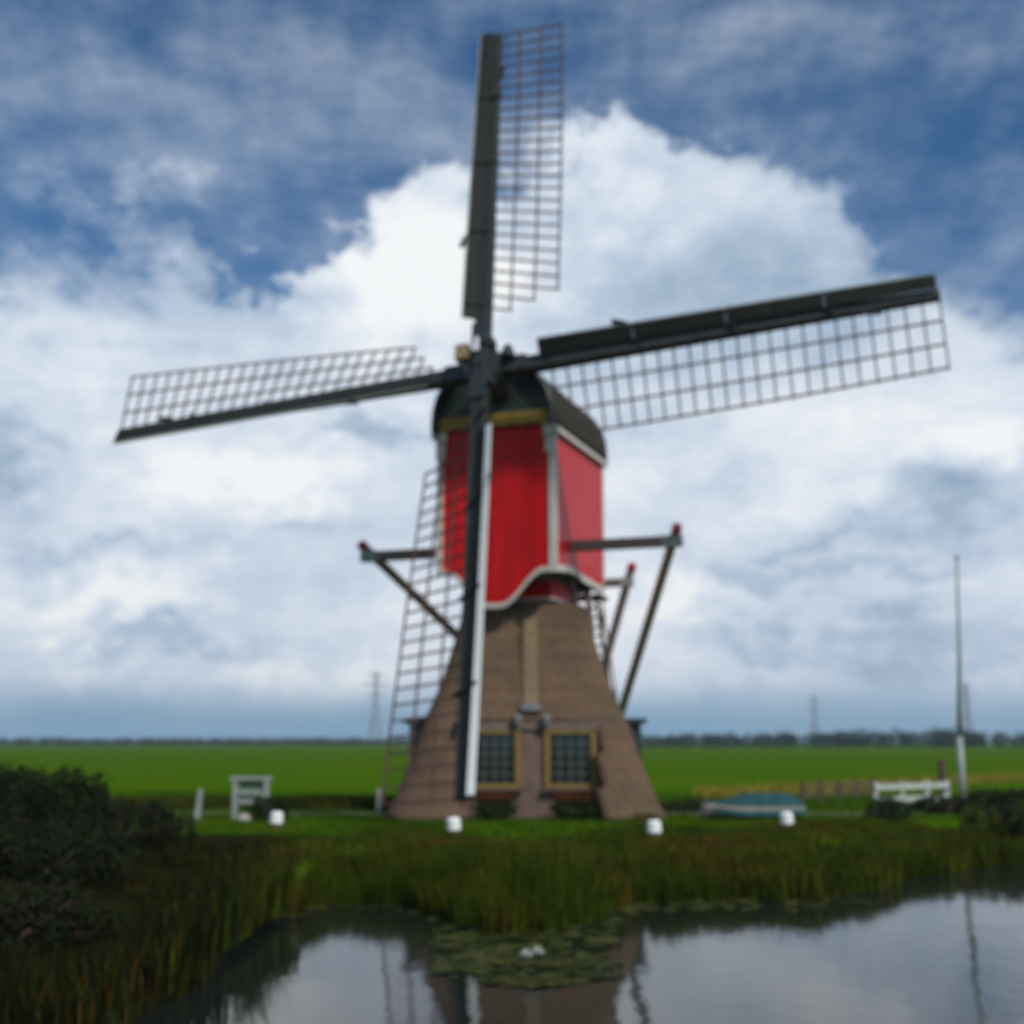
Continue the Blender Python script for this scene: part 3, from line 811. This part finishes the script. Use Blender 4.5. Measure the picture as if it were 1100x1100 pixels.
def build_field_fence():
    p0 = ground_at(862, 862); p1 = ground_at(938, 858); r = empty('wooden_fence', p0); d = p1 - p0
    for i in range(5):
        q = p0 + d * (i / 4); b = MB(); b.bar(q - UP * .2, q + UP * (.62 + .05 * random.random()), .09, .09); b.build('post', M['brown'], r)
    for z in (.25, .5):
        b = MB(); b.bar(p0 + UP * z - Vector((0, .07, 0)), p1 + UP * z - Vector((0, .07, 0)), .03, .09); b.build('rail', M['brown'], r)
    tag(r, 'low brown post and rail fence between the boat and the white railing', 'fence')
build_field_fence()

def build_mast():
    p = ground_at(1035, 868); top = at(1028, 600, p.y); r = empty('flag_mast', p); h = top.z - p.z
    b = MB(); b.tube([p - UP * .2, p + UP * 1.9], [.10, .08], 12); b.build('lower_mast', M['mast'], r, smooth=True)
    b = MB(); b.tube([p + UP * 1.9, p + Vector(((top.x - p.x) * .6, 0, h * .6)), Vector((top.x, p.y, top.z))], [.07, .055, .04], 10); b.build('upper_mast', M['mast'], r, smooth=True)
    b = MB(); b.tube([Vector((top.x, p.y, top.z)), Vector((top.x, p.y, top.z + .06)), Vector((top.x, p.y, top.z + .12))], [.05, .06, .02], 10); b.build('finial', M['mast'], r)
    tag(r, 'tall thin grey mast behind the white railing', 'mast')
    q = ground_at(1014, 866); b = MB(); t = at(1014, 818, q.y).z
    s = empty('wooden_post', q); b.bar(q - UP * .2, Vector((q.x, q.y, t)), .20, .20, .17, .17); b.build('post', M['brown'], s, bevel=.02)
    b = MB(); b.bar(Vector((q.x, q.y, t)), Vector((q.x, q.y, t + .06)), .24, .24, .10, .10); b.build('post_cap', M['brown'], s)
    tag(s, 'thick dark brown post just left of the tall mast', 'post')
build_mast()

# electricity pylons far off
def pylon(px, ytop, Y, lab):
    base = at(px, 797, Y); base.z = 0; top = at(px, ytop, Y).z; r = empty('electricity_pylon', base)
    b = MB(); wb = .085 * top; w1 = .02 * top
    def leg(sx, sy, t): w = wb + (w1 - wb) * min(1, t / .62); return base + Vector((sx * w, sy * w, top * t))
    th = .012 * top
    for sx in (-1, 1):
        for sy in (-1, 1): b.bar(leg(sx, sy, 0), leg(sx, sy, .62), th, th); b.bar(leg(sx, sy, .62), leg(sx, sy, 1), th, th)
    for i in range(8):
        t0, t1 = i * .12, (i + 1) * .12
        for s in (-1, 1):
            b.bar(leg(-1, s, t0), leg(1, s, t1), th * .6, th * .6); b.bar(leg(1, s, t0), leg(-1, s, t1), th * .6, th * .6)
            b.bar(leg(s, -1, t0), leg(s, 1, t1), th * .6, th * .6)
    b.build('tower', M['steel'], r)
    for z, w in ((.68, .13), (.82, .18), (.96, .12)):
        a = MB(); c = base + UP * top * z
        a.bar(c - Vector((top * w, 0, 0)), c + Vector((top * w, 0, 0)), th, th)
        a.bar(c - Vector((top * w, 0, 0)), c + UP * top * .045, th * .7, th * .7); a.bar(c + Vector((top * w, 0, 0)), c + UP * top * .045, th * .7, th * .7)
        a.build('cross_arm', M['steel'], r)
    tag(r, lab, 'pylon', 'electricity pylons on the horizon')
pylon(403, 722, 780, 'faint electricity pylon seen just left of the lowest sail')
pylon(876, 748, 1180, 'faint electricity pylon rising above the right hand trees, smallest of three')
pylon(1041, 734, 930, 'faint electricity pylon behind the tall grey mast')

# ------------------------------------------------------------------ plants
def leaves(b, c, rad, n, size, mis=(0,), rnd=random, shell=.35):
    """small leaf faces spread through an uneven ellipsoid"""
    for _ in range(n):
        while True:
            v = Vector((rnd.uniform(-1, 1), rnd.uniform(-1, 1), rnd.uniform(-1, 1)))
            if .02 < v.length <= 1: break
        v = v.normalized() * (shell + (1 - shell) * v.length)
        k = 1 + .45 * noise.noise(v * 2.3 + Vector(c) * .37)
        p = Vector((c[0] + v.x * rad[0] * k, c[1] + v.y * rad[1] * k, c[2] + v.z * rad[2] * k))
        d = Vector((rnd.gauss(0, 1), rnd.gauss(0, 1), rnd.gauss(0, .7))).normalized(); e = d.orthogonal().normalized()
        s = size * rnd.uniform(.6, 1.4)
        b.add([p - d * s, p + e * s * .45, p + d * s, p - e * s * .45], [(0, 1, 2, 3)], rnd.choice(mis))

def bush(name, x, y, rad, n, size, mats, lab, cat='bush', group=None, stem=True, mis=None):
    z = gz(x, y); r = empty(name, (x, y, z))
    b = MB()
    k = max(1, int(rad[0] / .45))
    for i in range(k):
        ox = (i - (k - 1) / 2) * rad[0] * 1.2 / k * 1.2
        leaves(b, (x + ox, y + random.uniform(-.2, .2) * rad[1], z + rad[2] * random.uniform(.75, 1.0)), (rad[0] / k * 1.25 + .1, rad[1], rad[2]), n // k, size, mis or tuple(range(len(mats))))
    for _ in range(int(26 * rad[0] * rad[2] / .6) + 4):
        a = random.uniform(0, 6.3); q = random.uniform(.5, 1.0)
        p = Vector((x + math.cos(a) * rad[0] * q, y + math.sin(a) * rad[1] * q, z + rad[2] * (1.75 - .9 * q * q)))
        d = Vector((math.cos(a) * .5, math.sin(a) * .5, random.uniform(.4, 1.2))).normalized() * rad[2] * random.uniform(.25, .55)
        for k in range(9): leaves(b, p + d * k / 8, (size, size, size), 2, size * .9, (0,))
    b.build('foliage', mats, r, fix=False)
    s = MB()
    for i in range(5):
        a = random.uniform(0, 6.3); s.tube([(x, y, z - .1), (x + math.cos(a) * rad[0] * .4, y + math.sin(a) * rad[1] * .4, z + rad[2] * .7), (x + math.cos(a) * rad[0] * .7, y + math.sin(a) * rad[1] * .7, z + rad[2] * 1.3)], [.05, .03, .01], 6)
    s.build('stems', M['brown'], r, fix=False)
    tag(r, lab, cat, group); return r
LD = [M['leafdk'], M['leafbr']]
bush('shrub', -8.35, 20.2, (1.2, 1.0, .80), 7000, .05, LD, 'dark bush at the far left edge on the bank', group='dark bushes on the left bank', mis=(0, 0, 1))
bush('shrub', -7.0, 20.0, (.95, .9, .72), 6000, .05, LD, 'dark bush on the left bank, between the edge bush and the low brown one', group='dark bushes on the left bank', mis=(0, 0, 1))
bush('shrub', -6.1, 16.4, (1.3, 1.0, .42), 5200, .045, LD, 'low wide dark thicket in front of the far left bush', group='dark bushes on the left bank', mis=(0, 0, 1))
bush('shrub', -4.8, 12.6, (.95, .9, .33), 4200, .04, LD, 'low dark brown thicket in the bottom left corner, nearest the water', group='dark bushes on the left bank', mis=(0, 1, 1))
bush('shrub', -6.0, 20.6, (.75, .8, .45), 4000, .045, LD, 'low brownish dark bush left of the leaning post', group='dark bushes on the left bank', mis=(0, 1, 1))
p = ground_at(286, 882); bush('shrub', p.x, p.y + .3, (.33, .3, .27), 900, .04, [M['leafdk']], 'small dark bush against the right side of the gate frame')
p = ground_at(955, 880); bush('shrub', p.x, p.y, (.32, .3, .28), 1000, .045, [M['leafdk']], 'small dark bush in front of the white railing')
p = ground_at(1012, 874); bush('shrub', p.x, p.y, (.55, .35, .25), 1200, .05, LD, 'low brown bush at the right end of the white railing', mis=(0, 1, 1))
p = ground_at(1075, 870); bush('shrub', p.x, p.y, (.95, .4, .30), 1800, .05, LD, 'low brown hedge plant right of the tall mast', mis=(0, 1, 1))
p = ground_at(1085, 884); bush('shrub', p.x, p.y, (1.0, .5, .42), 3200, .05, [M['leafdk'], M['reed2']], 'mixed dark green shrub at the far right edge of the bank', mis=(0, 0, 1))
p = ground_at(745, 872); bush('shrub', p.x, p.y, (.75, .3, .17), 1400, .04, LD, 'low brown hedge between the thatch and the boat', mis=(0, 1, 1))
FL = [M['leafdk'], M['reed1'], M['flower']]
for xx, wd, lab in ((O.x - .70, .5, 'flowering plant under the left window beside the white edge board'), (O.x + 1.12, .58, 'orange flowering plant under the right window')):
    r = empty('flowering_plant', (xx, O.y - 2.95, gz(xx, O.y - 2.95)))
    b = MB(); leaves(b, (xx, O.y - 2.95, .24), (wd, .24, .26), 1300, .045, (0, 0, 1)); b.build('foliage', FL, r, fix=False)
    b = MB(); leaves(b, (xx, O.y - 2.98, .49), (wd * .95, .2, .07), 420, .035, (2,)); b.build('blossom', FL, r, fix=False)
    tag(r, lab, 'plant')
p = ground_at(692, 886); bush('shrub', p.x, p.y, (.2, .18, .15), 380, .035, [M['reed2']], 'small olive weed at the foot of the right thatch corner', 'plant')

# reeds and rough grass on the bank
def blade(b, x, y, z, h, w, mi, lean=.25):
    a = random.uniform(0, math.pi); dx, dy = math.cos(a) * w / 2, math.sin(a) * w / 2
    lx, ly = random.gauss(0, lean) * h, random.gauss(0, lean) * h
    o = len(b.v)
    b.v += [Vector((x - dx, y - dy, z)), Vector((x + dx, y + dy, z)), Vector((x + lx * .35 + dx * .8, y + ly * .35 + dy * .8, z + h * .6)), Vector((x + lx * .35 - dx * .8, y + ly * .35 - dy * .8, z + h * .6)), Vector((x + lx, y + ly, z + h))]
    b.f += [[o, o + 1, o + 2, o + 3], [o + 3, o + 2, o + 4]]; b.mi += [mi, mi]
def build_reeds():
    b = MB(); n = 0
    while n < 92000:
        x = random.uniform(-11, 16); y = random.uniform(8.8, 30)
        d = inland(x, y)
        if d < -.35 or (d > 7.0 and not (x < -2.4 and y < 25.5)): continue
        if abs(x) > .45 * y + 1: continue
        cl = noise.noise(Vector((x * .55, y * .55, 7)))
        z = height(x, y); z = max(z, WZ - .1)
        left = sstep((-2.7 - x) / 1.0)
        ztop = 1.75 - .0765 * y + .32 * noise.noise(Vector((x * .9, y * .9, 1))) + .12 * noise.noise(Vector((x * 3, y * 2, 4))) + random.gauss(0, .08) - .08
        if left > .5 and y < 19: ztop = min(ztop, .0 + .25 * cl + .2 * sstep((-4.2 - x) / 2))
        ztop += .30 * sstep((x / y - .23) / .12)
        h = min(ztop - z, (.50 + .75 * sstep(d / 2.2)) * (1 + .3 * random.gauss(0, 1) * .5))
        if d > 5.5 and not (x < -2.4 and y < 25) and random.random() < (d - 5.5) / 1.5: continue
        if h < .10: h = random.uniform(.08, .16)
        if cl < -.25 and random.random() < .55: continue
        k = noise.noise(Vector((x * .4 + 9, y * .8, 3))) + random.gauss(0, .22)
        mi = 2 if k > .46 else 1 if k > .08 else 0
        if random.random() < sstep((-2.0 - x - .11 * (y - 11)) / 1.1) * .96: mi = 3 if random.random() < .9 else 2
        blade(b, x, y, z - .03, h, random.uniform(.014, .032), mi, .18); n += 1
    o = b.build('reeds', [M['reed1'], M['reed2'], M['reed3'], M['reed_vignette']], fix=False); tag(o, 'dense dark green reeds and rough grass along the bank', 'reeds', None, 'stuff')
build_reeds()
def build_grass():
    b = MB(); n = 0
    while n < 60000:
        y = random.uniform(23, 46); x = random.uniform(-.43, .43) * y
        d = inland(x, y)
        if d < 3.5: continue
        if abs(x - O.x) < 3.1 and abs(y - O.y) < 3.1: continue
        if abs(y - 33.3 - .25 * math.sin(x * .5)) < .3 and not -3 < x < 3.8: continue
        k = noise.noise(Vector((x * .5, y * .5, 11))) + random.gauss(0, .2)
        blade(b, x, y, height(x, y) - .01, random.uniform(.04, .11), .022, 1 if k > .15 else 0, .35); n += 1
    o = b.build('grass', [M['grass1'], M['grass2']], fix=False); tag(o, 'short green lawn grass around the mill', 'grass', None, 'stuff')
    b = MB()
    for _ in range(9000):      # pale dry grass along the ditch behind, right of the mill
        x = random.uniform(6, 26); y = 44 + (x - 7) * 1.1 + random.gauss(0, .8) + .5 * noise.noise(Vector((x * .4, 0, 0)))
        blade(b, x, y, height(x, y), random.uniform(.12, .40), .04, 0, .3)
    o = b.build('dry_grass', [M['dry']], fix=False); tag(o, 'strip of pale dry grass along the ditch behind the boat', 'grass', None, 'stuff')
    b = MB()
    for _ in range(9000):      # dark rushes along the ditch left of the mill
        x = random.uniform(-18, -2.9); y = 36.5 + random.gauss(0, .45); k = .5 + .8 * noise.noise(Vector((x * .35, 2, 0)))
        if random.random() > k + .4: continue
        blade(b, x, y, height(x, y), random.uniform(.1, .35), .03, random.choice((0, 0, 2)), .25)
    o = b.build('rushes', [M['reed1'], M['reed2'], M['reed3']], fix=False); tag(o, 'dark rushes lining the ditch left of the mill', 'rushes', None, 'stuff')
build_grass()
def build_floating():
    b = MB(); cnt = 0
    def pad(x, y, r, mi=0):
        a0 = random.uniform(0, 6.3); n = 9; tx, ty = random.gauss(0, .04), random.gauss(0, .06)
        o = len(b.v); b.v.append(Vector((x, y, WZ + .014)))
        for i in range(n): a = a0 + (i / (n - 1)) * 5.7; b.v.append(Vector((x + r * math.cos(a), y + r * math.sin(a), WZ + .012 + abs(tx) * r * 3 * random.random())))
        for i in range(1, n): b.f.append([o, o + i, o + i + 1] if i < n - 1 else [o, o + i, o + 1][:3]); b.mi.append(mi)
    while cnt < 1500:
        px = random.uniform(300, 1000); py = random.uniform(965, 1066)
        p = on(px, py, WZ); d = inland(p.x, p.y)
        if d > .2: continue
        zone = 0
        if 470 < px < 665 and py < 1062 - abs(px - 570) * .12: zone = .75
        elif px > 665 and d > -1.5: zone = .9 * (1 + d / 1.5)
        elif d > -.9: zone = .4
        if random.random() > zone * (.55 + .9 * noise.noise(Vector((p.x * 1.3, p.y * 1.3, 4)))): cnt += .12; continue
        pad(p.x, p.y, random.uniform(.05, .12), 1 if (px > 665 and random.random() < .75) or random.random() < .2 else 0); cnt += 1
    o = b.build('water_lily_leaves', [M['pad'], M['pad2']], fix=False); tag(o, 'floating water lily leaves in front of the reeds', 'water lilies', None, 'stuff')
    for i, (px, py, lab) in enumerate(((566, 1030, 'white water lily flower floating before the reeds, left of two'), (578, 1027, 'white water lily flower floating before the reeds, right of two'))):
        p = on(px, py, WZ); f = MB()
        for ring, (nn, rr, zz) in enumerate(((8, .10, .03), (7, .075, .07), (5, .04, .09))):
            for k in range(nn):
                a = 2 * math.pi * k / nn + ring * .4; c, s = math.cos(a), math.sin(a)
                f.add([(p.x, p.y, WZ + .02), (p.x + c * rr * .6 - s * .025, p.y + s * rr * .6 + c * .025, WZ + .02 + zz * .5), (p.x + c * rr, p.y + s * rr, WZ + .02 + zz), (p.x + c * rr * .6 + s * .025, p.y + s * rr * .6 - c * .025, WZ + .02 + zz * .5)], [(0, 1, 2, 3)])
        o = f.build('water_lily', M['petal'], fix=False); tag(o, lab, 'flower', 'white water lily flowers')
build_floating()

# far wood along the horizon, one mass
def build_wood():
    b = MB(); rnd = random.Random(3)
    x = -420.0
    while x < 300:
        Y = (480 if x > 40 else 800) + rnd.uniform(-40, 40)
        px = 550 + x / Y * 1400 * 1.01
        n3 = noise.noise(Vector((x * .03, 0, 0))); n4 = noise.noise(Vector((x * .1, 5, 0)))
        h = 3.6 + .9 * n3 + .8 * n4
        if x > 40: h = 4.6 + 1.4 * n3 + 1.0 * n4
        if 930 < px < 1040: h += 1.2
        h = max(2.0, h) * rnd.uniform(.8, 1.15); w = h * rnd.uniform(.55, .9)
        leaves(b, (x, Y, h * .5), (w, w, h * .55), 170, h * .09 + .1, (0,), rnd)
        x += w * rnd.uniform(.3, .55)
    o = b.build('distant_trees', M['far'], fix=False); tag(o, 'dark line of distant trees along the horizon', 'trees', None, 'stuff')
build_wood()

def build_haze():
    b = MB(); b.box(-2700, 2700, -420, 2700, -2.6, 60); m = bpy.data.materials.new('haze'); m.use_nodes = True
    g = G(m.node_tree); g.n.remove(g.n['Principled BSDF'])
    v = g.node('ShaderNodeVolumePrincipled'); v.inputs['Density'].default_value = .00025; v.inputs['Color'].default_value = (.72, .86, 1.0, 1); v.inputs['Anisotropy'].default_value = .2
    g.l.new(v.outputs[0], g.n['Material Output'].inputs['Volume'])
    o = b.build('haze', m); tag(o, 'thin bluish haze over the polder', None, None, 'stuff')
build_haze()
